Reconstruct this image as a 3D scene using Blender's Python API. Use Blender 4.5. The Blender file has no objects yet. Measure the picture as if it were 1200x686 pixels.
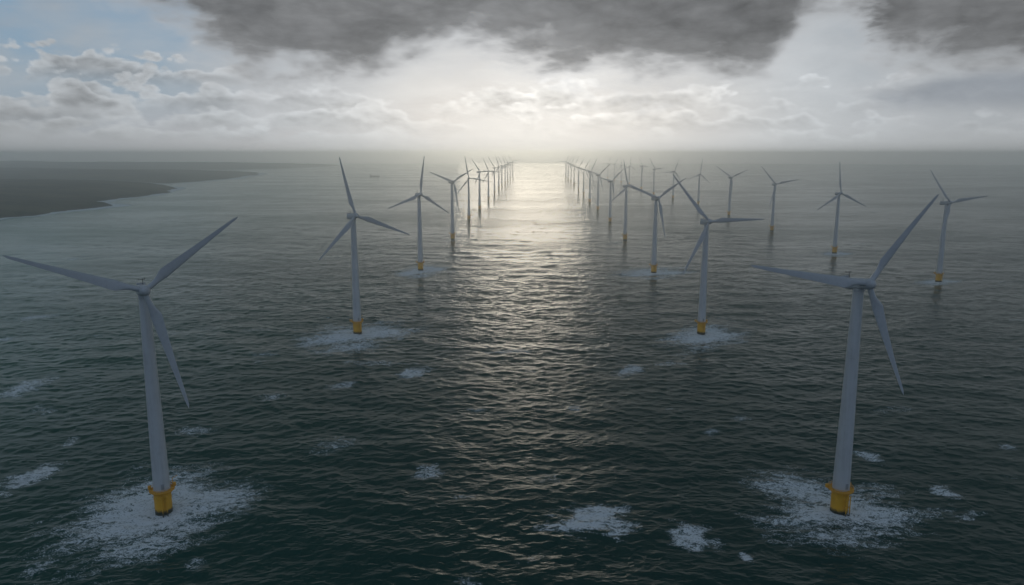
import bpy, bmesh, math, random
import numpy as np
from mathutils import Vector, Matrix

random.seed(7)
RNG = np.random.default_rng(11)
R = math.radians
sc = bpy.context.scene
COL = sc.collection

# ------------------------------------------------------------------ camera
CAM_H = 140.0
PITCH = math.atan((343 - 180) / 865)
cam = bpy.data.cameras.new('camera')
cam.sensor_fit = 'HORIZONTAL'
cam.sensor_width = 36.0
cam.lens = 36.0 * 865 / 1200
cam.clip_start = 1.0
cam.clip_end = 60000
camo = bpy.data.objects.new('camera', cam)
COL.objects.link(camo)
camo.location = (0, 0, CAM_H)
camo.rotation_euler = (math.pi / 2 - PITCH, 0, 0)
sc.camera = camo

# ------------------------------------------------------------------ light, exposure
SUN_EL, SUN_AZ = 2.3, 0.9           # degrees; azimuth to the right of +Y
SUN_STRENGTH = 0.5
SUN_ANGLE = 10.0
HAZE_DENSITY = 2.35e-4
EXPOSURE = -1.86
sc.view_settings.view_transform = 'Standard'
sc.view_settings.look = 'None'
sc.view_settings.gamma = 1.0
sc.view_settings.exposure = EXPOSURE
sc.view_settings.use_curve_mapping = False
sc.render.engine = 'CYCLES'
sc.cycles.use_denoising = True
sc.cycles.use_adaptive_sampling = False
sc.cycles.max_bounces = 6
sc.cycles.diffuse_bounces = 2
sc.cycles.glossy_bounces = 2
sc.cycles.transmission_bounces = 2
sc.cycles.volume_bounces = 3
sc.cycles.sample_clamp_indirect = 6.0
sc.cycles.sample_clamp_direct = 0.0

sl = bpy.data.lights.new('sun', 'SUN')
sl.energy = SUN_STRENGTH
sl.angle = R(SUN_ANGLE)
sl.color = (1.0, 0.88, 0.70)
so = bpy.data.objects.new('sun', sl)
COL.objects.link(so)
SUN_DIR = Vector((math.sin(R(SUN_AZ)) * math.cos(R(SUN_EL)), math.cos(R(SUN_AZ)) * math.cos(R(SUN_EL)), math.sin(R(SUN_EL))))
so.rotation_euler = SUN_DIR.to_track_quat('Z', 'Y').to_euler()
so.location = (0, 0, 500)


# ------------------------------------------------------------------ small node language
class NT:
    def __init__(self, tree):
        self.t = tree

    def n(self, typ, **kw):
        nd = self.t.nodes.new(typ)
        for k, v in kw.items():
            setattr(nd, k, v)
        return nd

    def put(self, sock, v):
        if isinstance(v, bpy.types.NodeSocket):
            self.t.links.new(v, sock)
        elif isinstance(v, (tuple, list)) and len(v) == 3 and sock.type == 'RGBA':
            sock.default_value = (*v, 1)
        else:
            sock.default_value = v

    def m(self, op, a, b=0.0, c=0.0, clamp=False):
        nd = self.n('ShaderNodeMath', operation=op, use_clamp=clamp)
        self.put(nd.inputs[0], a)
        self.put(nd.inputs[1], b)
        if op in ('MULTIPLY_ADD', 'SMOOTH_MIN', 'SMOOTH_MAX', 'COMPARE'):
            self.put(nd.inputs[2], c)
        return nd.outputs[0]

    def add(self, a, b): return self.m('ADD', a, b)
    def sub(self, a, b): return self.m('SUBTRACT', a, b)
    def mul(self, a, b): return self.m('MULTIPLY', a, b)
    def mad(self, a, b, c): return self.m('MULTIPLY_ADD', a, b, c)

    def ss(self, x, lo, hi, a=0.0, b=1.0):
        nd = self.n('ShaderNodeMapRange', interpolation_type='SMOOTHSTEP')
        for s, v in zip(('Value', 'From Min', 'From Max', 'To Min', 'To Max'), (x, lo, hi, a, b)):
            self.put(nd.inputs[s], v)
        return nd.outputs[0]

    def lin(self, x, lo, hi, a=0.0, b=1.0):
        nd = self.n('ShaderNodeMapRange', interpolation_type='LINEAR')
        for s, v in zip(('Value', 'From Min', 'From Max', 'To Min', 'To Max'), (x, lo, hi, a, b)):
            self.put(nd.inputs[s], v)
        return nd.outputs[0]

    def vm(self, op, a, b=None, scale=None):
        nd = self.n('ShaderNodeVectorMath', operation=op)
        self.put(nd.inputs[0], a)
        if b is not None:
            self.put(nd.inputs[1], b)
        if scale is not None:
            self.put(nd.inputs['Scale'], scale)
        return nd.outputs['Value'] if op in ('DOT_PRODUCT', 'LENGTH') else nd.outputs[0]

    def xyz(self, x, y, z):
        nd = self.n('ShaderNodeCombineXYZ')
        for i, v in enumerate((x, y, z)):
            self.put(nd.inputs[i], v)
        return nd.outputs[0]

    def sep(self, v):
        nd = self.n('ShaderNodeSeparateXYZ')
        self.put(nd.inputs[0], v)
        return nd.outputs

    def noise(self, vec, scale, detail=5.0, rough=0.5, dist=0.0, lac=2.0, out=0):
        nd = self.n('ShaderNodeTexNoise')
        self.put(nd.inputs['Vector'], vec)
        for k, v in (('Scale', scale), ('Detail', detail), ('Roughness', rough), ('Lacunarity', lac), ('Distortion', dist)):
            self.put(nd.inputs[k], v)
        return nd.outputs[out]

    def voro(self, vec, scale, feature='DISTANCE_TO_EDGE'):
        nd = self.n('ShaderNodeTexVoronoi', feature=feature)
        self.put(nd.inputs['Vector'], vec)
        self.put(nd.inputs['Scale'], scale)
        return nd.outputs['Distance']

    def mix(self, f, a, b, blend='MIX'):
        nd = self.n('ShaderNodeMix', data_type='RGBA', blend_type=blend)
        nd.clamp_factor = True
        self.put(nd.inputs['Factor'], f)
        self.put(nd.inputs[6], a)
        self.put(nd.inputs[7], b)
        return nd.outputs[2]

    def cmul(self, col, f):                 # colour times scalar
        return self.vm('SCALE', col, scale=f)

    def curve(self, x, pts, x0, x1, y0, y1):
        nd = self.n('ShaderNodeFloatCurve')
        c = nd.mapping.curves[0]
        P = [((px - x0) / (x1 - x0), (py - y0) / (y1 - y0)) for px, py in pts]
        c.points[0].location = P[0]
        c.points[1].location = P[-1]
        for p in P[1:-1]:
            c.points.new(*p)
        nd.mapping.update()
        self.put(nd.inputs['Value'], self.lin(x, x0, x1))
        return self.lin(nd.outputs[0], 0.0, 1.0, y0, y1)


# ------------------------------------------------------------------ sky: Nishita air with layers of cloud
world = bpy.data.worlds.new('World')
sc.world = world
world.use_nodes = True
wt = world.node_tree
wt.nodes.clear()
N = NT(wt)
tc = N.n('ShaderNodeTexCoord')
d = tc.outputs['Generated']
dx, dy, dz = N.sep(d)
DEG = 180 / math.pi
az = N.mul(N.m('ARCTAN2', dx, dy), DEG)
el = N.mul(N.m('ARCSINE', dz), DEG)
elp = N.m('MAXIMUM', el, 0.0)

sky = N.n('ShaderNodeTexSky', sky_type='NISHITA')
sky.sun_disc = False
sky.sun_elevation = R(SUN_EL)
sky.sun_rotation = R(SUN_AZ)
sky.air_density = 1.0
sky.dust_density = 0.6
sky.ozone_density = 2.0
air = N.cmul(sky.outputs[0], 0.10)      # a sky background of strength 0.1


def glow(a0, e0, wx, wy):
    q = N.add(N.m('POWER', N.m('ABSOLUTE', N.mul(N.sub(az, a0), 1 / wx)), 2.0),
              N.m('POWER', N.m('ABSOLUTE', N.mul(N.sub(el, e0), 1 / wy)), 2.0))
    return N.m('EXPONENT', N.mul(q, -1.0))


G0 = glow(SUN_AZ, 4.4, 8.5, 3.4)
G1 = glow(SUN_AZ + 1.5, 4.2, 16, 5.5)
G2 = glow(SUN_AZ + 2, 4.5, 29, 9)
B = N.add(N.add(0.285, N.mul(G2, 0.235)), N.add(N.mul(G1, 0.155), N.mul(G0, 0.04)))   # brightness of lit cloud in this direction

B = N.add(B, N.mul(N.mul(N.ss(N.m('ABSOLUTE', az), 36.0, 52.0), N.ss(N.m('ABSOLUTE', az), 120.0, 90.0)), 0.45))   # extra sky brightness added out of view at the sides, to lift the haze
wv = N.xyz(dx, dy, N.mul(dz, 2.0))
warp = N.noise(wv, 7.0, 4.0, 0.55, out=1)
wp = N.vm('ADD', wv, N.vm('SCALE', N.vm('SUBTRACT', warp, (0.5, 0.5, 0.5)), scale=0.05))

# high thin veil
veil = N.noise(N.xyz(dx, dy, N.mul(dz, 3.5)), 5.0, 7.0, 0.6, 0.4)
veil_m = N.ss(veil, 0.36, 0.66)
warm = N.mix(N.mul(N.ss(G1, 0.02, 0.85), N.ss(el, 7.0, 1.5, 0.75, 1.0)), (0.94, 1.0, 1.055), (1.03, 1.0, 0.945))
lowhaze = N.m('EXPONENT', N.mul(elp, -0.42))
blue = N.mix(0.75, air, (0.175, 0.285, 0.42))
bluegap = N.mul(N.ss(az, -24.0, -10.0, 0.97, 0.15), N.ss(N.noise(wp, 6.0, 5.0, 0.5), 0.62, 0.44, 0.45, 1.0))
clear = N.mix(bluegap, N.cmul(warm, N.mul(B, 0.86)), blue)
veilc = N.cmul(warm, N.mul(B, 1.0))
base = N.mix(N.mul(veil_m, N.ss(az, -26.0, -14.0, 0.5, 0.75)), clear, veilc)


# banks of cumulus, one behind the other: round bright tops, grey bodies sinking into murk
lumps = N.add(N.mul(N.voro(wp, 24.0, 'F1'), -1.15), N.mul(N.voro(wp, 58.0, 'F1'), -0.65))
fine = N.noise(wp, 34.0, 8.0, 0.62)
bodyn = N.noise(wp, 15.0, 7.0, 0.58)
toplit = N.ss(N.sub(fine, N.noise(N.vm('ADD', wp, (0.0022, 0.0, 0.010)), 34.0, 8.0, 0.62)), -0.16, 0.16)
s1 = base
for base_el, amp, freq, a_pts in (
        (5.6, 4.2, 8.0, [(-60, 0.4), (-34, 0.50), (-29, 0.62), (-25, 0.70), (-20, 0.62), (-14, 0.45), (-8, 0.15), (0, 0.1), (8, 0.15), (18, 0.35), (26, 0.4), (34, 0.5), (60, 0.5)]),
        (3.9, 3.4, 10.0, [(-60, 0.5), (-34, 0.55), (-20, 0.66), (-10, 0.62), (-4, 0.5), (2, 0.66), (8, 0.7), (14, 0.62), (20, 0.55), (28, 0.6), (60, 0.5)]),
        (2.6, 2.7, 13.0, [(-60, 0.6), (-34, 0.68), (-20, 0.6), (-8, 0.62), (0, 0.55), (6, 0.66), (14, 0.6), (24, 0.5), (34, 0.5), (60, 0.5)]),
        (1.7, 1.7, 18.0, [(-60, 0.5), (-20, 0.6), (0, 0.5), (12, 0.5), (34, 0.45), (60, 0.5)])):
    rown = N.noise(N.vm('ADD', wv, (0, 0, base_el)), freq, 3.0, 0.5)
    pres = N.curve(az, a_pts, -60, 60, 0, 1)
    top = N.add(N.add(base_el, N.mul(N.sub(N.add(rown, pres), 1.06), amp * 2.6)), N.mul(N.add(lumps, 1.0), amp * 0.42))
    top = N.add(top, N.mul(N.sub(fine, 0.5), amp * 0.55))
    dep = N.sub(top, el)
    msk = N.mul(N.ss(dep, -0.05, 0.5), N.ss(el, base_el - 1.7, base_el + 0.2))
    rim = N.ss(dep, 1.7, 0.1)
    cb = N.add(N.add(0.66, N.mul(rim, 0.46)), N.add(N.mul(N.sub(toplit, 0.5), 0.26), N.mul(N.sub(bodyn, 0.5), 0.85)))
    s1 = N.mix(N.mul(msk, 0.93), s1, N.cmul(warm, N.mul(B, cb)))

# dark stratocumulus deck with a ragged lower edge
dvec = N.vm('ADD', N.xyz(N.mul(dx, 0.62), N.mul(dy, 0.62), N.mul(dz, 2.1)), N.vm('SCALE', N.vm('SUBTRACT', warp, (0.5, 0.5, 0.5)), scale=0.05))
dn = N.noise(dvec, 9.0, 10.0, 0.58)
dn2 = N.noise(dvec, 4.5, 6.0, 0.6)
dn3 = N.noise(dvec, 22.0, 6.0, 0.6)
edge = N.curve(N.add(az, N.mul(N.sub(dn2, 0.5), 8.0)), [(-60, 14), (-35, 12.6), (-28, 11.3), (-24, 9.4), (-20, 7.6), (-15.6, 6.2), (-11.5, 6.0), (-9, 7.4), (-7, 8.2), (-3, 7.9),
                    (1, 6.9), (5, 6.3), (9, 5.7), (13, 5.3), (17, 5.6), (19.3, 7.4), (21, 9.6), (22.6, 9.6), (24.5, 7.0), (28, 5.4), (35, 5.4), (44, 12), (60, 14)],
               -60, 60, 4, 14)
above = N.add(N.sub(el, edge), N.add(N.mul(N.sub(dn, 0.5), 4.5), N.mul(N.sub(dn2, 0.42), 4.5)))
above = N.add(above, N.add(N.mul(N.add(lumps, 0.9), 1.4), N.mul(N.sub(fine, 0.5), 1.6)))
deck_m = N.ss(above, -3.0, 2.0)
deck_v = N.add(N.add(N.mul(N.sub(dn, 0.5), -0.9), N.mul(N.sub(dn2, 0.5), 1.3)), N.mul(N.sub(dn3, 0.5), 0.45))
deck_l = N.add(N.add(0.138, N.mul(deck_v, 0.30)), N.add(N.mul(N.sub(bodyn, 0.5), 0.10), N.mul(N.add(lumps, 0.9), 0.035)))
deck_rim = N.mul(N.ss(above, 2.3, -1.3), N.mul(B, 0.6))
deck_c = N.cmul(N.mix(N.ss(el, 10.5, 18.0), (0.975, 1.0, 1.035), (0.74, 0.99, 1.06)), N.mul(N.add(deck_l, deck_rim), N.ss(el, 12.5, 24.0, 1.0, 0.5)))
s2 = N.mix(N.mul(deck_m, 0.97), s1, deck_c)

# low dark bank far right
bank = N.mul(N.ss(N.add(az, N.mul(N.sub(dn, 0.5), 26)), 25.0, 33.0), N.mul(N.ss(el, 2.2, 3.6), N.ss(el, 5.6, 4.4)))
s2 = N.mix(N.mul(bank, 0.8), s2, (0.175, 0.20, 0.235))

# broken cloud behind and over the viewer, lit from the front
behind = N.ss(dy, 0.25, -0.45)
high = N.ss(el, 38.0, 75.0)
bk = N.noise(wv, 2.6, 7.0, 0.55)
bk_c = N.mix(N.ss(bk, 0.40, 0.62), (0.13, 0.19, 0.285), (0.17, 0.20, 0.25))
s3 = N.mix(N.m('MAXIMUM', behind, N.mul(high, 0.5)), s2, bk_c)

# murk along the horizon
hz = N.cmul(N.mix(N.ss(G1, 0.05, 0.8), (0.965, 1.0, 1.02), (1.045, 1.0, 0.935)), N.add(0.295, N.add(N.mul(G2, 0.27), N.mul(G1, 0.26))))
hz = N.cmul(hz, N.ss(el, -0.3, 1.6, N.lin(G1, 0.0, 0.6, 0.84, 0.95), 1.0))
s4 = N.mix(N.mul(N.m('EXPONENT', N.mul(elp, -0.42)), N.mul(0.95, N.sub(1.0, behind))), s3, hz)

bg = N.n('ShaderNodeBackground')
N.put(bg.inputs['Color'], s4)
bg.inputs['Strength'].default_value = 4.66
wo = N.n('ShaderNodeOutputWorld')
wt.links.new(bg.outputs[0], wo.inputs[0])


# ------------------------------------------------------------------ materials
def material(name):
    m = bpy.data.materials.new(name)
    m.use_nodes = True
    t = m.node_tree
    t.nodes.clear()
    n = NT(t)
    p = n.n('ShaderNodeBsdfPrincipled')
    o = n.n('ShaderNodeOutputMaterial')
    t.links.new(p.outputs[0], o.inputs[0])
    return m, n, p, o


def paint(name, col, rough=0.45, dirt=0.15, streak=True, waterline=False, metallic=0.0):
    m, n, p, o = material(name)
    g = n.n('ShaderNodeTexCoord').outputs['Object']
    a = n.noise(n.vm('MULTIPLY', g, (0.9, 0.9, 0.06 if streak else 0.9)), 1.0, 6.0, 0.6)
    b = n.noise(g, 0.25, 4.0, 0.5)
    f = n.mul(n.ss(n.add(n.mul(a, 0.6), n.mul(b, 0.4)), 0.42, 0.72), dirt)
    c = n.mix(f, col, (col[0] * 0.45, col[1] * 0.43, col[2] * 0.40))
    if waterline:                                        # weed and wet stain round the splash zone
        z = n.sep(g)[2]
        w = n.ss(n.add(z, n.mul(n.noise(g, 0.8, 5.0, 0.6), 2.6)), 4.1, 2.5)
        c = n.mix(w, c, (0.022, 0.028, 0.016))
        rst = n.mul(n.ss(n.noise(n.vm('MULTIPLY', g, (1, 1, 0.12)), 0.9, 6.0, 0.65), 0.55, 0.72), 0.5)
        c = n.mix(rst, c, (0.16, 0.07, 0.015))
    n.put(p.inputs['Base Color'], c)
    n.put(p.inputs['Roughness'], n.lin(a, 0.3, 0.7, rough - 0.08, rough + 0.12))
    p.inputs['Metallic'].default_value = metallic
    return m


M_TOWER = paint('tower_paint', (0.56, 0.575, 0.585), 0.45, 0.30)
M_BLADE = paint('blade_gelcoat', (0.43, 0.45, 0.47), 0.38, 0.20, streak=False)
M_NAC = paint('nacelle_shell', (0.46, 0.48, 0.50), 0.42, 0.30, streak=False)
M_YELLOW = paint('yellow_paint', (0.78, 0.40, 0.015), 0.5, 0.30, waterline=True)
M_RAIL = paint('railing_paint', (0.78, 0.38, 0.03), 0.5, 0.25)
M_DARK = paint('dark_metal', (0.06, 0.06, 0.065), 0.5, 0.2)
M_DOOR = paint('door_paint', (0.32, 0.34, 0.36), 0.5, 0.2)
M_HULL = paint('hull_paint', (0.05, 0.055, 0.07), 0.5, 0.3)
M_SUPER = paint('superstructure_paint', (0.55, 0.55, 0.53), 0.5, 0.3)
M_GLASS = paint('dark_glass', (0.02, 0.025, 0.03), 0.15, 0.0)

# sea water with foam
M_SEA, n, p, o = material('sea_water')
pos = n.n('ShaderNodeNewGeometry').outputs['Position']
px_, py_, pz_ = n.sep(pos)
foam_a = n.n('ShaderNodeAttribute', attribute_name='foam').outputs['Fac']
flat = n.xyz(px_, py_, 0.0)
big = n.noise(n.vm('MULTIPLY', flat, (0.0016, 0.0042, 0.0)), 1.0, 4.0, 0.55)          # wind lanes
mid = n.noise(n.vm('MULTIPLY', flat, (0.010, 0.022, 0.0)), 1.0, 5.0, 0.6)
lane = n.ss(n.add(n.mul(big, 0.6), n.mul(mid, 0.4)), 0.40, 0.60)
shal = n.ss(n.add(px_, n.mul(n.sub(n.noise(flat, 0.003, 3.0, 0.5), 0.5), 500)), 50.0, -950.0)
deep = n.mix(shal, (0.0020, 0.0400, 0.0340), (0.010, 0.150, 0.098))
rot = n.n('ShaderNodeMapping')
rot.inputs['Rotation'].default_value = (0, 0, R(9))
n.put(rot.inputs['Vector'], flat)
rp = rot.outputs[0]
# breaker texture
fw = n.vm('ADD', flat, n.vm('SCALE', n.vm('SUBTRACT', n.noise(flat, 0.16, 4.0, 0.6, out=1), (0.5, 0.5, 0.5)), scale=9.0))
cell = n.voro(fw, 0.42)
cell2 = n.voro(fw, 1.15)
fn = n.noise(n.vm('MULTIPLY', fw, (0.32, 0.55, 0.0)), 1.0, 8.0, 0.68)
fn2 = n.noise(flat, 1.9, 4.0, 0.7)
def ridge(v):
    return n.sub(1.0, n.mul(n.m('ABSOLUTE', n.sub(v, 0.5)), 5.0))


r1 = ridge(n.noise(n.vm('MULTIPLY', fw, (0.16, 0.34, 0.0)), 1.0, 5.0, 0.6, 0.5))
r2 = ridge(n.noise(n.vm('MULTIPLY', fw, (0.55, 1.0, 0.0)), 1.0, 4.0, 0.6, 0.3))
lace = n.add(n.mul(r1, 0.22), n.mul(r2, 0.20))
speck = n.noise(n.vm('MULTIPLY', rp, (1.3, 2.6, 0.0)), 1.0, 3.0, 0.75)
tex = n.add(n.add(n.mul(fn, 0.62), n.add(n.mul(fn2, 0.2), n.mul(speck, 0.60))), lace)
tex = n.mad(n.sub(tex, 0.92), 1.35, 0.62)
foam = n.ss(n.add(tex, n.mul(foam_a, 0.45)), 0.90, 1.16)
foam = n.mul(foam, n.ss(foam_a, 0.02, 0.16))
vein = n.ss(n.add(n.mul(r2, 0.6), n.mul(fn2, 0.7)), 0.25, 0.75)
foam = n.mul(foam, n.lin(vein, 0.0, 1.0, 0.35, 0.92))
col = n.mix(foam, deep, (0.78, 0.83, 0.86))
aer = n.mul(n.ss(foam_a, 0.15, 0.9), 0.35)                                              # aerated water under the foam
col = n.mix(n.mul(aer, n.sub(1.0, foam)), col, (0.10, 0.17, 0.175))
n.put(p.inputs['Base Color'], col)
gust = n.ss(n.add(py_, n.mul(n.sub(big, 0.5), 1800.0)), 900.0, 1600.0)
rg = n.add(n.mul(n.lin(lane, 0.0, 1.0, 0.12, 0.22), n.lin(gust, 0.0, 1.0, 0.9, 0.88)), n.mul(foam, 0.5))
n.put(p.inputs['Roughness'], rg)
p.inputs['IOR'].default_value = 1.333
p.inputs['Specular IOR Level'].default_value = 0.38
h1 = n.noise(n.vm('MULTIPLY', rp, (0.135, 0.23, 0.0)), 1.0, 6.0, 0.64, 0.3)
h2 = n.noise(n.vm('MULTIPLY', rp, (0.60, 1.0, 0.0)), 1.0, 5.0, 0.66, 0.3)
h0 = n.noise(n.vm('MULTIPLY', rp, (0.013, 0.024, 0.0)), 1.0, 5.0, 0.62, 0.3)
hh = n.add(n.add(n.mul(h1, 1.15), n.mul(h2, 0.55)), n.mul(h0, 5.0))
hh = n.add(hh, n.mul(foam, 0.12))
bp = n.n('ShaderNodeBump')
n.put(bp.inputs['Strength'], n.mul(n.lin(lane, 0.0, 1.0, 0.24, 0.38), n.lin(gust, 0.0, 1.0, 0.85, 1.15)))
bp.inputs['Distance'].default_value = 1.0
n.put(bp.inputs['Height'], hh)
n.put(p.inputs['Normal'], bp.outputs[0])

# heath and fields of the land
M_LAND, n, p, o = material('coast_ground')
pos = n.n('ShaderNodeNewGeometry')
P3 = pos.outputs['Position']
nz = n.sep(pos.outputs['Normal'])[2]
f1 = n.noise(P3, 0.006, 6.0, 0.6)
f2 = n.noise(P3, 0.03, 5.0, 0.65)
vr = n.n('ShaderNodeTexVoronoi', feature='F1')
n.put(vr.inputs['Vector'], n.vm('MULTIPLY', P3, (1.0, 1.6, 0.0)))
vr.inputs['Scale'].default_value = 0.006
fld = n.sep(vr.outputs['Color'])[0]
vege = n.mix(n.ss(f1, 0.4, 0.62), (0.010, 0.012, 0.006), (0.050, 0.040, 0.022))
vege = n.mix(n.mul(n.ss(fld, 0.55, 0.75), 0.5), vege, (0.105, 0.092, 0.045))
hed = n.voro(n.vm('MULTIPLY', P3, (1.0, 1.6, 0.0)), 0.006)
vege = n.mix(n.mul(n.ss(hed, 0.045, 0.02), 0.7), vege, (0.012, 0.015, 0.008))
vege = n.mix(n.mul(n.ss(f2, 0.5, 0.7), 0.4), vege, (0.13, 0.105, 0.07))
rock = n.mix(f2, (0.05, 0.045, 0.04), (0.16, 0.145, 0.125))
n.put(p.inputs['Base Color'], n.mix(n.ss(nz, 0.80, 0.93), rock, vege))
p.inputs['Roughness'].default_value = 0.95
p.inputs['Specular IOR Level'].default_value = 0.1


# ------------------------------------------------------------------ coast outlines (metres, seen from above)
HEADLAND = [(-2600, 1000), (-1161, 1337), (-1140, 1646), (-1108, 1691), (-1113, 1791), (-1097, 1859), (-1092, 1964), (-1075, 2013), (-1110, 2053),
            (-1166, 2078), (-1225, 2174), (-1245, 2296), (-1229, 2432), (-1235, 2586), (-1325, 2890), (-1355, 3032), (-1443, 3148), (-1580, 3318),
            (-2095, 3662), (-2590, 3774), (-5200, 3800), (-5200, 1000)]
COAST = [(-6000, 3900), (-3300, 3960), (-2500, 3920), (-1900, 3700), (-1632, 3560), (-1600, 3739), (-1581, 4154), (-1650, 4600), (-1722, 5010), (-1788, 5310),
         (-2007, 5674), (-2780, 6091), (-4274, 6244), (-8000, 6244), (-8000, 3900)]
HILLS = [(-9000, 6400), (-4274, 6344), (-2922, 6504), (-2216, 6940), (-2022, 8064), (-2012, 8743), (-2638, 9263), (-5479, 9620), (-9500, 9620)]


def sdist(X, Y, poly):
    """signed distance to a closed outline, positive inside"""
    dmin = np.full(X.shape, 1e12)
    ins = np.zeros(X.shape, bool)
    for i in range(len(poly)):
        (x0, y0), (x1, y1) = poly[i], poly[(i + 1) % len(poly)]
        ex, ey = x1 - x0, y1 - y0
        t = np.clip(((X - x0) * ex + (Y - y0) * ey) / (ex * ex + ey * ey), 0, 1)
        dmin = np.minimum(dmin, (X - x0 - t * ex) ** 2 + (Y - y0 - t * ey) ** 2)
        if y0 != y1:
            ins ^= ((Y < y0) != (Y < y1)) & (X < ex * (Y - y0) / ey + x0)
    dd = np.sqrt(dmin)
    return np.where(ins, dd, -dd)


def lattice(n, seed):
    r = np.random.default_rng(seed)
    return r.random((n, n))


def vnoise(X, Y, scale, seed, octaves=5, gain=0.5):
    out = np.zeros(X.shape)
    amp, tot = 1.0, 0.0
    for o_ in range(octaves):
        L = lattice(256, seed + o_)
        x, y = X / scale * 2 ** o_ + 37.7 * o_, Y / scale * 2 ** o_ + 11.3 * o_
        xi, yi = np.floor(x).astype(int), np.floor(y).astype(int)
        fx, fy = x - xi, y - yi
        fx, fy = fx * fx * (3 - 2 * fx), fy * fy * (3 - 2 * fy)
        a, b = L[xi % 256, yi % 256], L[(xi + 1) % 256, yi % 256]
        c, e = L[xi % 256, (yi + 1) % 256], L[(xi + 1) % 256, (yi + 1) % 256]
        out += amp * ((a * (1 - fx) + b * fx) * (1 - fy) + (c * (1 - fx) + e * fx) * fy)
        tot += amp
        amp *= gain
    return out / tot


def grid_mesh(name, V, nu, nv, mat, closed_u=False, keep=None, attr=None):
    """V: (nv, nu, 3) points joined into quads"""
    me = bpy.data.meshes.new(name)
    idx = np.arange(nu * nv).reshape(nv, nu)
    if closed_u:
        nxt = np.roll(idx, -1, axis=1)
    else:
        nxt = idx[:, 1:]
        idx = idx[:, :-1]
    q = np.stack([idx[:-1], nxt[:-1], nxt[1:], idx[1:]], -1).reshape(-1, 4)
    pts = V.reshape(-1, 3)
    if keep is not None:
        k = keep.reshape(-1)
        q = q[k[q].any(axis=1)]
        used = np.unique(q)
        remap = np.full(len(pts), -1)
        remap[used] = np.arange(len(used))
        pts, q = pts[used], remap[q]
    me.vertices.add(len(pts))
    me.vertices.foreach_set('co', pts.astype(np.float32).ravel())
    me.loops.add(q.size)
    me.loops.foreach_set('vertex_index', q.astype(np.int32).ravel())
    me.polygons.add(len(q))
    me.polygons.foreach_set('loop_start', (np.arange(len(q)) * 4).astype(np.int32))
    me.polygons.foreach_set('loop_total', np.full(len(q), 4, np.int32))
    me.update(calc_edges=True)
    me.polygons.foreach_set('use_smooth', np.ones(len(q), bool))
    if attr is not None:
        a = me.attributes.new(attr[0], 'FLOAT', 'POINT')
        a.data.foreach_set('value', attr[1].astype(np.float32).ravel())
    me.materials.append(mat)
    ob = bpy.data.objects.new(name, me)
    COL.objects.link(ob)
    return ob


# ------------------------------------------------------------------ the sea
def fft_tile(size, n_, wind_deg, lpeak, lmin, lmax, seed, spread=2.0):
    """heights and sideways shifts of a wave field on a periodic square"""
    r = np.random.default_rng(seed)
    k1 = np.fft.fftfreq(n_, size / n_) * 2 * np.pi
    KX, KY = np.meshgrid(k1, k1, indexing='ij')
    K = np.hypot(KX, KY)
    K[0, 0] = 1
    L = lpeak / (2 * np.pi * 1.41)
    S = np.exp(-1 / (K * L) ** 2) / K ** 3.7
    wx, wy = math.sin(R(wind_deg)), math.cos(R(wind_deg))
    c = np.abs(KX * wx + KY * wy) / K
    S *= 0.30 + c ** (2 * spread)
    S[(K < 2 * np.pi / lmax) | (K > 2 * np.pi / lmin)] = 0
    S[0, 0] = 0
    A = (r.normal(size=K.shape) + 1j * r.normal(size=K.shape)) * np.sqrt(S)
    h = np.fft.ifft2(A).real
    sx = np.fft.ifft2(-1j * KX / K * A).real
    sy = np.fft.ifft2(-1j * KY / K * A).real
    return h, sx, sy


def tile_at(T, size, X, Y):
    n_ = T[0].shape[0]
    x, y = X / size * n_, Y / size * n_
    xi, yi = np.floor(x).astype(int), np.floor(y).astype(int)
    fx, fy = x - xi, y - yi
    x0, x1, y0, y1 = xi % n_, (xi + 1) % n_, yi % n_, (yi + 1) % n_
    return [(t[x0, y0] * (1 - fx) + t[x1, y0] * fx) * (1 - fy) + (t[x0, y1] * (1 - fx) + t[x1, y1] * fx) * fy for t in T]


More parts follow.
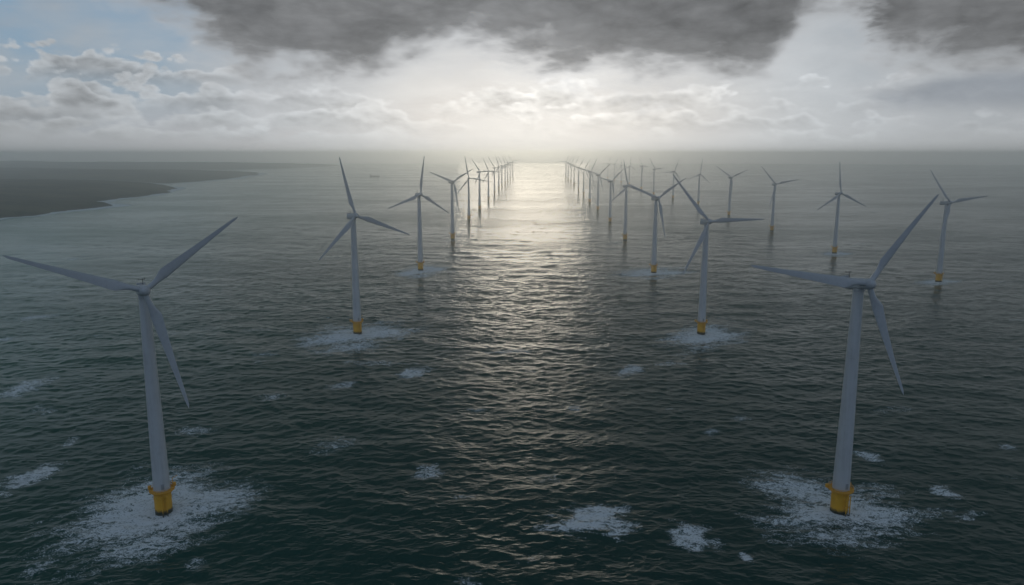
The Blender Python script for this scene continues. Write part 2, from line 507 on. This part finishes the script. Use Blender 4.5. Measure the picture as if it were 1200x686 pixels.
FOAM = [
    (-145.9,273.6,35.7,23.2,-18.0,37.1,1.00), (-142.5,272.2,-12.4,-26.0,-7.1,14.9,0.80), (131.5,274.3,32.6,-2.1,12.4,28.4,1.00),
    (122.6,291.1,-22.7,10.8,7.2,18.7,0.85), (-120.9,567.9,52.0,22.0,-9.0,48.0,1.05), (149.8,559.6,43.0,14.0,11.3,48.0,1.10),
    (-110.2,888.9,32.0,27.5,-6.0,55.0,1.1), (169.9,869.3,56.0,13.0,8.0,48.0,1.05), (460.3,1045.4,26.8,0.0,16.3,37.9,1.0),
    (474.9,809.6,31.9,5.6,13.0,22.9,1.05), (-98.7,1215.2,24.7,12.4,-3.0,38.0,0.40), (477.5,1351.6,23.5,0.0,13.5,38.9,0.40),
    (497.6,1691.4,32.6,23.9,14.0,48.4,0.40), (-296.3,429.6,6.0,19.0,-7.7,11.9,0.80), (-211.8,303.6,7.2,9.8,-5.1,8.0,0.85),
    (-218.3,344.6,1.7,4.4,-3.3,5.6,0.60), (-64.3,461.6,11.2,9.7,-1.8,13.7,0.90), (-104.8,434.6,8.4,5.1,-1.6,6.9,0.55),
    (-139.0,413.6,8.6,4.7,-2.5,7.9,0.45), (77.4,467.3,10.8,3.9,1.9,11.9,0.75), (101.1,357.1,5.1,1.2,1.6,6.0,0.60),
    (29.8,265.2,18.3,2.7,1.3,12.7,1.15), (67.6,252.9,7.9,-4.9,2.2,9.0,1.05), (82.4,239.3,2.3,-2.2,0.9,2.8,0.90),
    (168.0,324.9,4.7,-5.8,2.9,6.0,0.80), (182.6,288.7,5.3,-3.1,3.3,5.6,0.80), (-15.7,224.4,5.7,1.0,-0.4,6.2,0.70),
    (-38.3,310.7,6.7,1.8,-1.1,9.3,0.60), (-87.2,342.4,10.8,4.4,-2.6,11.2,0.40), (-411.8,626.7,13.8,10.4,-5.4,8.6,0.80),
    (-591.7,984.9,13.7,16.6,-9.7,16.6,0.70), (-388.8,548.8,9.4,2.7,-5.4,8.0,0.70), (-163.0,232.2,4.1,5.4,-3.1,4.9,0.50),
    (-110.4,234.9,2.7,2.2,-1.9,4.4,0.50), (15.0,303.6,7.6,1.7,0.3,6.2,0.25), (213.7,391.6,15.8,2.8,4.4,8.5,0.25),
    (-162.2,359.5,7.8,2.4,-3.1,7.3,0.50), (240.9,339.2,6.2,0.0,2.8,4.3,0.50), (-262.4,523.6,10.3,4.9,-3.5,7.3,0.35),
    (77.0,651.5,19.8,3.7,1.3,11.2,0.30), (-175.8,507.2,10.7,4.6,-3.0,9.2,0.40), (6.0,237.6,6.1,1.7,0.1,4.5,0.30),
    (124.1,378.1,6.4,0.0,1.6,5.3,0.35)]


def build_sea():
    da = 0.00062
    inv = np.arange(1 / 150, 1 / 11000, -da / CAM_H * 1.0)
    rows = np.concatenate([[2, 30, 70, 110, 135], 1 / inv, [11000.0]])
    fine = np.arange(-48, 48.001, 0.085)
    coarse = np.arange(50, 310, 2.0)
    A = np.radians(np.concatenate([fine, coarse]))
    AA, RR = np.meshgrid(A, rows)
    X, Y = RR * np.sin(AA), RR * np.cos(AA)
    H = np.zeros(X.shape); SX = np.zeros(X.shape); SY = np.zeros(X.shape)
    # (tile size, samples, wave direction, peak, shortest, longest, height deviation, fade start, fade end)
    for sz, nn, wd, lp, l0, l1, amp, r0, r1, seed in (
            (1870, 512, 12, 60, 26, 140, 0.20, 3500, 9000, 1), (463, 512, 6, 20, 6, 45, 0.095, 2200, 5500, 2), (337, 512, -24, 15, 5, 40, 0.075, 2000, 5000, 3),
            (151, 512, 14, 12, 2.6, 16, 0.062, 700, 1600, 4), (97, 512, -12, 6, 1.1, 9, 0.040, 350, 800, 5)):
        T = fft_tile(sz, nn, wd, lp, l0, l1, seed)
        s = amp / T[0].std()
        f = np.clip((r1 - RR) / (r1 - r0), 0, 1) * s
        a = R(7 * seed)
        cx, sx_ = math.cos(a), math.sin(a)
        h, u, v = tile_at(T, sz, X * cx - Y * sx_, X * sx_ + Y * cx) if False else tile_at(T, sz, X, Y)
        g = vnoise(X, Y, 260.0, 40 + seed, 3) * 1.1 + 0.45            # groups of higher and lower waves
        H += h * f * g; SX += u * f * g; SY += v * f * g
    foam = np.zeros(X.shape)
    wob = vnoise(X, Y, 26.0, 77, 5, 0.6) - 0.5
    wob3 = vnoise(X, Y * 2.0, 10.0, 177, 4, 0.62) - 0.5
    wob2 = vnoise(X, Y, 60.0, 99, 4, 0.6) - 0.5
    for cx, cy, ax, ay, bx, by, st in FOAM:
        det = ax * by - ay * bx
        u = ((X - cx) * by - (Y - cy) * bx) / det
        v = (ax * (Y - cy) - ay * (X - cx)) / det
        small = math.hypot(ax, ay) < 21
        rr = np.sqrt(u * u + v * v) + (wob3 * 1.6 + wob * 0.7 if small else wob * 0.8 + wob2 * 0.4 + (vnoise(u * 60, v * 260, 40.0, 211, 4, 0.6) - 0.5) * 0.9)
        foam = np.maximum(foam, st * np.clip((1.15 - rr) / (0.8 if small else 0.95), 0, 1))
    # surf along the land
    for poly, wdt in ((HEADLAND, 60.0), (COAST, 90.0)):
        m = (X < -600) & (Y > 900) & (Y < 7000)
        sd = np.full(X.shape, -1e6)
        sd[m] = sdist(X[m], Y[m], poly)
        wb = wdt * (0.35 + 1.6 * np.clip(vnoise(X, Y, 300.0, 55, 4) - 0.2, 0, 1))
        foam = np.maximum(foam, np.where(m, np.clip((sd + wb) / (0.5 * wb), 0, 1.2), 0))
    # small whitecaps where steep groups break
    wc = vnoise(X, Y * 1.7, 55.0, 123, 5, 0.62)
    patchy = vnoise(X, Y, 380.0, 321, 3)
    foam = np.maximum(foam, np.clip((wc - 0.735) / 0.10, 0, 0.42) * np.clip((patchy - 0.35) * 4, 0, 1) * (RR > 160))
    V = np.stack([X - SX * 0.9, Y - SY * 0.9, H], -1)
    return grid_mesh('sea', V, len(A), len(rows), M_SEA, closed_u=True, attr=('foam', foam))


sea = build_sea()
sea['kind'] = 'structure'
sea['label'] = 'dark green choppy sea with white foam patches and bright sun glitter'


# ------------------------------------------------------------------ the land on the left
def build_land(name, poly, xr, yr, step, height, ramp, seed, label):
    xs, ys = np.arange(xr[0], xr[1], step), np.arange(yr[0], yr[1], step)
    X, Y = np.meshgrid(xs, ys)
    X = X + (vnoise(X, Y, step * 2, seed + 90, 1) - .5) * step * .5
    sd = sdist(X, Y, poly) + (vnoise(X, Y, 170.0, seed + 30, 5, 0.6) - 0.5) * 90
    rise = 1 - np.exp(-np.clip(sd, 0, None) / ramp)
    cliff = np.clip(sd / 22.0, 0, 1) * 7.0 * np.clip(vnoise(X, Y, 500.0, seed + 60, 3) * 2 - 0.3, 0.1, 1)
    nz_ = vnoise(X, Y, 900.0, seed, 6, 0.52)
    Z = np.where(sd > 0, cliff + rise * height * (0.45 + 1.1 * nz_) + (vnoise(X, Y, 40.0, seed + 15, 3) - .5) * 3.0 * np.clip(sd / 60, 0, 1), np.maximum(sd * 0.2, -6) - 1.0)
    ob = grid_mesh(name, np.stack([X, Y, Z], -1), len(xs), len(ys), M_LAND, keep=sd > -25)
    ob['kind'] = 'structure'
    ob['label'] = label
    return ob


build_land('headland', HEADLAND, (-3800, -1000), (1100, 3850), 10.0, 27.0, 260.0, 5, 'dark low headland with rocky shoreline ending in a point')
build_land('coast', COAST, (-6500, -1500), (3500, 6300), 22.0, 34.0, 420.0, 17, 'hazy flat coastland beyond the headland')
build_land('hills', HILLS, (-9000, -1900), (6300, 9700), 45.0, 48.0, 600.0, 29, 'faint ridge of hills along the horizon')


# ------------------------------------------------------------------ mesh helpers
def link(name, bm, mat, parent=None, smooth=True, mw=None):
    me = bpy.data.meshes.new(name)
    bmesh.ops.recalc_face_normals(bm, faces=bm.faces[:])
    bm.to_mesh(me)
    bm.free()
    if smooth:
        me.polygons.foreach_set('use_smooth', [True] * len(me.polygons))
        me.set_sharp_from_angle(angle=R(38))
    me.materials.append(mat)
    ob = bpy.data.objects.new(name, me)
    COL.objects.link(ob)
    if parent is not None:
        ob.parent = parent
    if mw is not None:
        ob.matrix_basis = mw
    return ob


def lathe(bm, prof, seg=40, cap=True, axis='Z', origin=(0, 0, 0)):
    rings = []
    o_ = Vector(origin)
    for r, z in prof:
        ring = []
        for i in range(seg):
            a = 2 * math.pi * i / seg
            v = Vector((r * math.cos(a), r * math.sin(a), z)) if axis == 'Z' else Vector((r * math.cos(a), z, r * math.sin(a)))
            ring.append(bm.verts.new(o_ + v))
        rings.append(ring)
    for a, b in zip(rings, rings[1:]):
        for i in range(seg):
            bm.faces.new((a[i], a[(i + 1) % seg], b[(i + 1) % seg], b[i]))
    if cap:
        bm.faces.new(rings[0])
        bm.faces.new(rings[-1])


def tube(bm, p0, p1, r, seg=8):
    p0, p1 = Vector(p0), Vector(p1)
    m = Matrix.Translation((p0 + p1) / 2) @ (p1 - p0).to_track_quat('Z', 'Y').to_matrix().to_4x4()
    bmesh.ops.create_cone(bm, cap_ends=True, segments=seg, radius1=r, radius2=r, depth=(p1 - p0).length, matrix=m)


def ring(bm, rad, z, r, seg=36, side=6):
    c = [[bm.verts.new(((rad + r * math.cos(2 * math.pi * j / side)) * math.cos(2 * math.pi * i / seg),
                        (rad + r * math.cos(2 * math.pi * j / side)) * math.sin(2 * math.pi * i / seg),
                        z + r * math.sin(2 * math.pi * j / side))) for j in range(side)] for i in range(seg)]
    for i in range(seg):
        for j in range(side):
            bm.faces.new((c[i][j], c[(i + 1) % seg][j], c[(i + 1) % seg][(j + 1) % side], c[i][(j + 1) % side]))


def box(bm, lo, hi, bevel=0.0):
    lo, hi = Vector(lo), Vector(hi)
    r = bmesh.ops.create_cube(bm, size=1.0, matrix=Matrix.Translation((lo + hi) / 2) @ Matrix.Diagonal((*(hi - lo), 1)))
    if bevel:
        es = list({e for v in r['verts'] for e in v.link_edges})
        bmesh.ops.bevel(bm, geom=es, offset=bevel, segments=3, affect='EDGES', profile=0.5)


def empty(name, loc, rz=0.0, s=1.0):
    e = bpy.data.objects.new(name, None)
    COL.objects.link(e)
    e.location = loc
    e.rotation_euler = (0, 0, rz)
    e.scale = (s, s, s)
    return e


# ------------------------------------------------------------------ the wind turbine, built once with all its parts
HUB_H, OVER, TILT, BLADE_R = 90.0, 5.0, R(8), 47.0
HUB = Vector((0, -OVER * math.cos(TILT), HUB_H + OVER * math.sin(TILT)))


def blade_matrix(deg, length):
    a = R(deg)
    side, up, fw = Vector((1, 0, 0)), Vector((0, math.sin(TILT), math.cos(TILT))), Vector((0, -math.cos(TILT), math.sin(TILT)))
    zd = math.sin(a) * side + math.cos(a) * up
    yd = -fw
    xd = yd.cross(zd)
    m = Matrix((xd, yd, zd)).transposed().to_4x4()
    m.translation = HUB
    return m @ Matrix.Diagonal((1, 1, length, 1))


def blade_mesh():
    bm = bmesh.new()
    sec = []
    for k in range(33):
        t = k / 32
        r = 1.5 + (BLADE_R - 1.5) * t
        up = min(1.0, max(0.0, (t - 0.03) / 0.17))
        up = up * up * (3 - 2 * up)
        chord = (1 - up) * 2.05 + up * (4.15 * (1 - (max(t - 0.2, 0) / 0.8) ** 0.82 * 0.80))
        if t > 0.95:
            chord *= math.sqrt(max(0.02, 1 - ((t - 0.95) / 0.05) ** 2))
        thick = (1 - up) * 2.05 + up * (chord * (0.27 - 0.13 * min(1, t * 1.3)))
        tw = R(16) * (1 - t) ** 2 + R(4)
        bend = -2.2 * t * t + 0.0                            # pre-bend towards the wind
        pts = []
        for i in range(20):
            a = 2 * math.pi * i / 20
            ca, sa = math.cos(a), math.sin(a)
            cx, cy = 0.5 * 2.05 * ca, 0.5 * 2.05 * sa
            xs = 0.5 * (1 - ca)                              # 0 leading edge, 1 trailing edge
            yt = 5 * (0.2969 * math.sqrt(max(xs, 0)) - 0.126 * xs - 0.3516 * xs ** 2 + 0.2843 * xs ** 3 - 0.1015 * xs ** 4)
            ax = (0.32 - xs) * chord * 1.0
            ay = yt * thick * (1 if sa >= 0 else -0.75)
            x, y = (1 - up) * cx + up * ax, (1 - up) * cy + up * ay
            pts.append(bm.verts.new((x * math.cos(tw) - y * math.sin(tw), x * math.sin(tw) + y * math.cos(tw) + bend, r)))
        sec.append(pts)
    for a, b in zip(sec, sec[1:]):
        for i in range(20):
            bm.faces.new((a[i], a[(i + 1) % 20], b[(i + 1) % 20], b[i]))
    bm.faces.new(sec[0])
    bm.faces.new(sec[-1])
    return bm


def make_turbine():
    root = empty('wind_turbine', (0, 0, 0))
    # tapered tubular tower with its flange joints
    bm = bmesh.new()
    prof = []
    z0, z1, r0, r1 = 9.84, HUB_H - 2.2, 3.15, 1.85
    for k in range(25):
        t = k / 24
        prof.append((r0 + (r1 - r0) * t, z0 + (z1 - z0) * t))
        if k in (8, 16):
            rr = prof[-1][0]
            prof += [(rr + 0.07, z0 + (z1 - z0) * t + 0.02), (rr + 0.07, z0 + (z1 - z0) * t + 0.32), (rr - 0.01, z0 + (z1 - z0) * t + 0.34)]
    lathe(bm, prof, 48)
    tower = link('tower', bm, M_TOWER, root)
    bm = bmesh.new()
    box(bm, (-0.55, -3.28, 10.7), (0.55, -3.0, 12.9), 0.06)
    link('door', bm, M_DOOR, tower)
    # yellow foundation piece standing in the sea
    bm = bmesh.new()
    lathe(bm, [(3.5, -8), (3.5, 6.6), (3.64, 6.7), (3.64, 7.2), (3.5, 7.3), (3.5, 10.2), (3.9, 10.55)], 48)
    tp = link('foundation', bm, M_YELLOW, root)
    tp.scale = (0.92, 0.92, 0.9)
    bm = bmesh.new()
    for sx in (-0.9, 0.9):
        tube(bm, (sx, -5.0, -5), (sx, -5.0, 9.6), 0.22)
        for z in (0.5, 4.0, 7.5):
            tube(bm, (sx, -5.0, z), (sx, -3.6, z), 0.16)
    for k in range(30):
        tube(bm, (-0.3, -4.6, -2 + k * 0.4), (0.3, -4.6, -2 + k * 0.4), 0.035, 5)
    for sx in (-0.3, 0.3):
        tube(bm, (sx, -4.6, -2.5), (sx, -4.6, 11.6), 0.05, 5)
    link('boat_landing', bm, M_YELLOW, tp)
    # service platform round the foot of the tower
    bm = bmesh.new()
    lathe(bm, [(3.2, 10.56), (5.1, 10.56), (5.15, 10.7), (5.1, 10.85), (3.2, 10.85)], 40, cap=False)
    for k in range(12):
        a = 2 * math.pi * k / 12
        tube(bm, (4.9 * math.cos(a), 4.9 * math.sin(a), 10.6), (3.4 * math.cos(a), 3.4 * math.sin(a), 8.9), 0.10, 6)
    pl = link('platform', bm, M_RAIL, root)
    pl.scale = (0.92, 0.92, 0.9)
    bm = bmesh.new()
    for z, w in ((11.5, 0.06), (12.05, 0.08)):
        ring(bm, 5.0, z, w)
    ring(bm, 5.0, 10.98, 0.10)
    for k in range(24):
        a = 2 * math.pi * (k + .5) / 24
        tube(bm, (5.0 * math.cos(a), 5.0 * math.sin(a), 10.8), (5.0 * math.cos(a), 5.0 * math.sin(a), 12.1), 0.07, 5)
    link('railing', bm, M_RAIL, pl)
    for a in (0.25, 2.6):                                    # lantern and locker boxes that stand out from the railing
        bm = bmesh.new()
        c = Vector((5.3 * math.cos(a), 5.3 * math.sin(a), 11.0))
        box(bm, c + Vector((-0.65, -0.65, -0.35)), c + Vector((0.65, 0.65, 1.3)), 0.15)
        link('navigation_light', bm, M_RAIL, pl)
    bm = bmesh.new()
    tube(bm, (4.6, 2.2, 10.9), (4.6, 2.2, 14.0), 0.16)
    tube(bm, (4.6, 2.2, 13.9), (6.8, 3.2, 14.5), 0.12)
    link('davit_crane', bm, M_RAIL, pl)
    # nacelle along the axis
    ax = Matrix.Translation((0, 0, HUB_H)) @ Matrix.Rotation(-TILT, 4, 'X')
    bm = bmesh.new()
    secs = [(-3.0, 1.65, 1.65), (-2.3, 1.95, 1.95), (-0.5, 2.1, 2.1), (3.0, 2.15, 2.15), (6.0, 2.05, 2.05), (7.8, 1.8, 1.75), (8.6, 1.35, 1.3)]
    rg_ = []
    for y, hw, hh_ in secs:
        pts = []
        for i in range(28):
            a = 2 * math.pi * i / 28
            ca, sa = math.cos(a), math.sin(a)
            e = 0.55
            pts.append(bm.verts.new((hw * math.copysign(abs(ca) ** e, ca), y, hh_ * math.copysign(abs(sa) ** e, sa) + 0.12 * (y > 5))))
        rg_.append(pts)
    for a, b in zip(rg_, rg_[1:]):
        for i in range(28):
            bm.faces.new((a[i], a[(i + 1) % 28], b[(i + 1) % 28], b[i]))
    bm.faces.new(rg_[0]); bm.faces.new(rg_[-1])
    lathe(bm, [(1.9, -2.9), (2.0, -2.2), (2.0, -1.7)], 28)   # yaw bearing skirt under the nacelle
    nac = link('nacelle', bm, M_NAC, root, mw=ax)
    bm = bmesh.new()
    box(bm, (-1.5, 6.4, 2.0), (1.5, 7.4, 2.9), 0.1)
    link('cooler', bm, M_NAC, nac)
    bm = bmesh.new()
    tube(bm, (0.6, 5.6, 1.9), (0.6, 5.6, 4.5), 0.13)
    tube(bm, (-0.9, 5.6, 4.1), (1.3, 5.6, 4.1), 0.08)
    for sx in (-0.9, 1.3):
        tube(bm, (sx, 5.6, 4.0), (sx, 5.6, 4.7), 0.14)
    link('wind_mast', bm, M_DARK, nac)
    # spinner
    bm = bmesh.new()
    lathe(bm, [(1.6, 2.15), (1.9, 1.9), (2.05, 1.0), (2.05, 0.0), (1.95, -0.9), (1.65, -1.7), (1.15, -2.3), (0.55, -2.62), (0.05, -2.7)], 32, axis='Y')
    hm = Matrix.Translation(HUB) @ Matrix.Rotation(-TILT, 4, 'X')
    hub = link('hub', bm, M_NAC, root, mw=hm)
    bl = blade_mesh()
    b0 = link('blade', bl, M_BLADE, root)
    for k in range(2):
        c = b0.copy()
        COL.objects.link(c)
        c.parent = root
    return root


def copy_tree(o_, parent=None):
    c = o_.copy()
    COL.objects.link(c)
    if parent is not None:
        c.parent = parent
    for ch in list(o_.children):
        copy_tree(ch, c)
    return c


# x, y, scale, heading, blade angles, blade lengths, label
T = [
    ((-138.3, 272.2, 0.994, 32, 54, 167, 291, 0.93, 1.0, 0.96), 'large wind turbine nearest the coast, wide foam round its yellow foot'),
    ((-122.1, 567.9, 1.029, 36, 112, 227, 348, 0.97, 0.95, 0.94), 'second wind turbine of the coastal row, one blade nearly upright, foam at its yellow foot'),
    ((-111.3, 888.9, 1.016, 32, 10, 125, 251, 0.97, 0.9, 0.98), 'third wind turbine of the coastal row, slim, faint foam round a small yellow foot'),
    ((-98.0, 1215.2, 1.048, 36, 63, 175, 290, 0.88, 1.05, 0.96), 'fourth wind turbine of the coastal row, two blades raised in a V'),
    ((-92.1, 1581.3, 0.977, 12, 100, 220, 351, 1.1, 1.06, 1.03), 'fifth wind turbine of the coastal row, one blade upright beside the bright glitter'),
    ((-81.8, 1873.6, 1.046, 44, 89, 221, 319, 0.88, 0.88, 0.88), 'sixth wind turbine of the coastal row, blade pointing up toward the land side'),
    ((-71.2, 2253.6, 0.96, 24, 96, 216, 336, 1, 1, 1), 'seventh wind turbine of the coastal row, pale in haze beside the glitter'),
    ((-60.9, 2586.1, 1.001, 28, 87, 207, 327, 1, 1, 1), 'eighth wind turbine of the coastal row, pale and small in haze'),
    ((-51.6, 2924.2, 1.01, 24, 99, 219, 339, 1, 1, 1), 'ninth wind turbine of the coastal row, small and hazy'),
    ((-44.0, 3239.2, 0.992, 32, 93, 213, 333, 1, 1, 1), 'tenth wind turbine of the coastal row, tiny in bright haze'),
    ((-32.0, 3486.2, 1.002, 24, 98, 218, 338, 1, 1, 1), 'fourth wind turbine from the far end of the coastal row'),
    ((-22.3, 3773.6, 1.023, 24, 92, 212, 332, 1, 1, 1), 'third wind turbine from the far end of the coastal row'),
    ((-10.2, 4125.9, 1.035, 24, 104, 224, 344, 1, 1, 1), 'last but one wind turbine at the far end of the coastal row'),
    ((4.6, 4517.1, 1.043, 24, 80, 200, 320, 1, 1, 1), 'farthest wind turbine of the coastal row, almost lost in bright haze'),
    ((149.6, 567.9, 0.98, 12, 89, 211, 320, 0.98, 1.02, 1.02), 'nearest wind turbine of the middle row, one blade level, foam round its yellow foot'),
    ((168.8, 869.3, 0.981, 24, 60, 174, 292, 0.98, 1.03, 0.98), 'second wind turbine of the middle row, two blades raised in a V'),
    ((185.5, 1207.9, 0.976, 28, 112, 237, 350, 0.88, 1.1, 0.95), 'third wind turbine of the middle row, one blade straight up'),
    ((202.4, 1527.5, 0.932, 32, 52, 179, 282, 0.95, 0.88, 0.94), 'fourth wind turbine of the middle row, hanging blade beside its tower'),
    ((215.2, 1859.3, 0.97, 32, 53, 171, 287, 0.95, 1.0, 0.96), 'fifth wind turbine of the middle row, at the edge of the glitter'),
    ((225.0, 2150.7, 0.976, 36, 33, 173, 284, 1.07, 0.88, 1.01), 'sixth wind turbine of the middle row, dark base on shining water'),
    ((245.6, 2553.9, 0.961, 28, 36, 156, 276, 1, 1, 1), 'seventh wind turbine of the middle row, pale in haze'),
    ((255.0, 2856.4, 0.98, 28, 36, 156, 276, 1, 1, 1), 'eighth wind turbine of the middle row, small and pale in haze'),
    ((277.6, 3335.6, 0.993, 32, 33, 153, 273, 1, 1, 1), 'fourth wind turbine from the far end of the middle row, faint'),
    ((286.8, 3629.6, 1.016, 24, 30, 150, 270, 1, 1, 1), 'third wind turbine from the far end of the middle row'),
    ((295.4, 3929.5, 1.045, 24, 38, 158, 278, 1, 1, 1), 'last but one wind turbine at the far end of the middle row'),
    ((301.7, 4181.7, 1.065, 24, 28, 148, 268, 1, 1, 1), 'farthest wind turbine of the middle row, almost lost in haze'),
    ((129.9, 272.2, 1.023, 16, 43, 163, 280, 0.92, 0.91, 1.08), 'large wind turbine nearest the viewer on open water, not on the land side, wide foam'),
    ((472.8, 806.8, 0.968, 16, 83, 203, 321, 1.1, 0.98, 1.01), 'nearest wind turbine of the seaward row, one blade almost level, yellow foot'),
    ((459.8, 1045.4, 0.939, 12, 117, 240, 356, 0.99, 1.06, 1.01), 'second wind turbine of the seaward row, one blade straight up like an inverted Y'),
    ((476.5, 1351.6, 0.942, 12, 80, 201, 317, 1.06, 1.0, 1.0), 'third wind turbine of the seaward row, two blades raised, no yellow seen'),
    ((496.4, 1693.8, 0.958, 16, 68, 186, 302, 1.0, 1.0, 1.07), 'fourth wind turbine of the seaward row, even V of two blades'),
    ((517.8, 2063.6, 0.919, 24, 11, 130, 254, 1.09, 0.98, 1.05), 'fifth wind turbine of the seaward row, one blade almost straight up'),
    ((506.6, 2339.7, 0.937, 20, 25, 147, 265, 1.0, 1.0, 1.05), 'sixth wind turbine of the seaward row, one blade leaning up, one level'),
    ((484.0, 2543.3, 0.96, 32, 85, 227, 328, 0.88, 0.99, 1.04), 'seventh wind turbine of the seaward row, pale in haze'),
    ((511.4, 2945.2, 0.999, 52, 93, 207, 316, 0.88, 1.0, 1.01), 'eighth wind turbine of the seaward row, small and hazy'),
    ((533.6, 3390.5, 0.929, 24, 6, 126, 246, 1, 1, 1), 'fourth wind turbine from the far end of the seaward row, blade upright'),
    ((529.4, 3619.0, 0.919, 24, 110, 230, 350, 1, 1, 1), 'third wind turbine from the far end of the seaward row'),
    ((532.8, 3892.4, 0.934, 24, 35, 155, 275, 1, 1, 1), 'last but one wind turbine at the far end of the seaward row'),
    ((541.5, 4224.5, 0.945, 24, 24, 144, 264, 1, 1, 1), 'farthest wind turbine of the seaward row, almost lost in haze'),
]
proto = make_turbine()
for i, (v, lab) in enumerate(T):
    t = proto if i == 0 else copy_tree(proto)
    t.location = (v[0], v[1], 0)
    t.rotation_euler = (0, 0, R(v[3]))
    t.scale = (v[2],) * 3
    bl = [c for c in t.children if c.name.split('.')[0] == 'blade']
    for b, a, ln in zip(bl, v[4:7], v[7:10]):
        b.matrix_basis = blade_matrix(a, ln)
    t['label'] = lab
    t['category'] = 'wind turbine'
    t['group'] = 'wind turbines of the offshore wind farm'


# ------------------------------------------------------------------ the ship far out
def make_ship():
    s = empty('cargo_ship', (-834, 4534, 0), R(4), 1.12)
    s['label'] = 'small hazy cargo ship with raised ends on the far sea off the coast'
    s['category'] = 'ship'
    Ln, Bm = 27.0, 5.2
    bm = bmesh.new()
    secs = []
    for k in range(17):
        t = -1 + 2 * k / 16
        w = Bm * (1 - max(0, (t - 0.45) / 0.55) ** 2) * (1 - 0.25 * max(0, (-t - 0.7) / 0.3))
        w = max(w, 0.15)
        top = 4.6 + 2.6 * max(0, (t - 0.6) / 0.4) + 2.2 * (1 if t < -0.62 else 0)
        y = t * Ln
        secs.append([bm.verts.new(p_) for p_ in ((y, -w, top), (y, -w * 0.96, 1.2), (y * 0.96, -w * 0.6, -2), (y * 0.96, w * 0.6, -2), (y, w * 0.96, 1.2), (y, w, top))])
    for a, b in zip(secs, secs[1:]):
        for i in range(6):
            bm.faces.new((a[i], a[(i + 1) % 6], b[(i + 1) % 6], b[i]))
    bm.faces.new(secs[0]); bm.faces.new(secs[-1])
    hull = link('hull', bm, M_HULL, s, smooth=False)
    bm = bmesh.new()
    box(bm, (-25.0, -4.4, 6.8), (-16.5, 4.4, 12.5), 0.2)
    box(bm, (-24.0, -4.8, 12.5), (-17.5, 4.8, 15.5), 0.2)
    br = link('bridge', bm, M_SUPER, s)
    bm = bmesh.new()
    box(bm, (-17.6, -4.2, 13.3), (-17.4, 4.2, 14.6))
    link('window', bm, M_GLASS, br)
    bm = bmesh.new()
    lathe(bm, [(1.3, 15.5), (1.2, 18.5)], 16, origin=(-22.5, 0, 0))
    link('funnel', bm, M_HULL, s)
    bm = bmesh.new()
    box(bm, (11.5, -3.6, 5.0), (21.0, 3.6, 11.0), 0.2)
    link('deckhouse', bm, M_SUPER, s)
    bm = bmesh.new()
    tube(bm, (16, 0, 9), (16, 0, 20), 0.45)
    tube(bm, (-20, 0, 14), (-20, 0, 19), 0.25)
    tube(bm, (16, -1.6, 14.5), (16, 1.6, 14.5), 0.15)
    link('mast', bm, M_SUPER, s)
    bm = bmesh.new()
    for y0_ in (-14, -4.5, 5):
        box(bm, (y0_, -3.4, 4.65), (y0_ + 7.5, 3.4, 5.9), 0.15)
    link('hatch_cover', bm, M_HULL, s)


make_ship()

# ------------------------------------------------------------------ sea haze: one closed box of thin air
bm = bmesh.new()
box(bm, (-11300, -11300, -12), (11300, 11300, 158))
hz_o = link('haze', bm, bpy.data.materials.new('haze'), smooth=False)
hm_ = hz_o.data.materials[0]
hm_.use_nodes = True
hm_.node_tree.nodes.clear()
n = NT(hm_.node_tree)
vol = n.n('ShaderNodeVolumePrincipled')
vol.inputs['Color'].default_value = (0.97, 1.0, 0.985, 1)
vol.inputs['Density'].default_value = HAZE_DENSITY
vol.inputs['Anisotropy'].default_value = 0.85
ho = n.n('ShaderNodeOutputMaterial')
hm_.node_tree.links.new(vol.outputs[0], ho.inputs['Volume'])
hm_.cycles.homogeneous_volume = True
hz_o['kind'] = 'stuff'
hz_o['label'] = 'pale sea haze that fades far turbines and the coast'
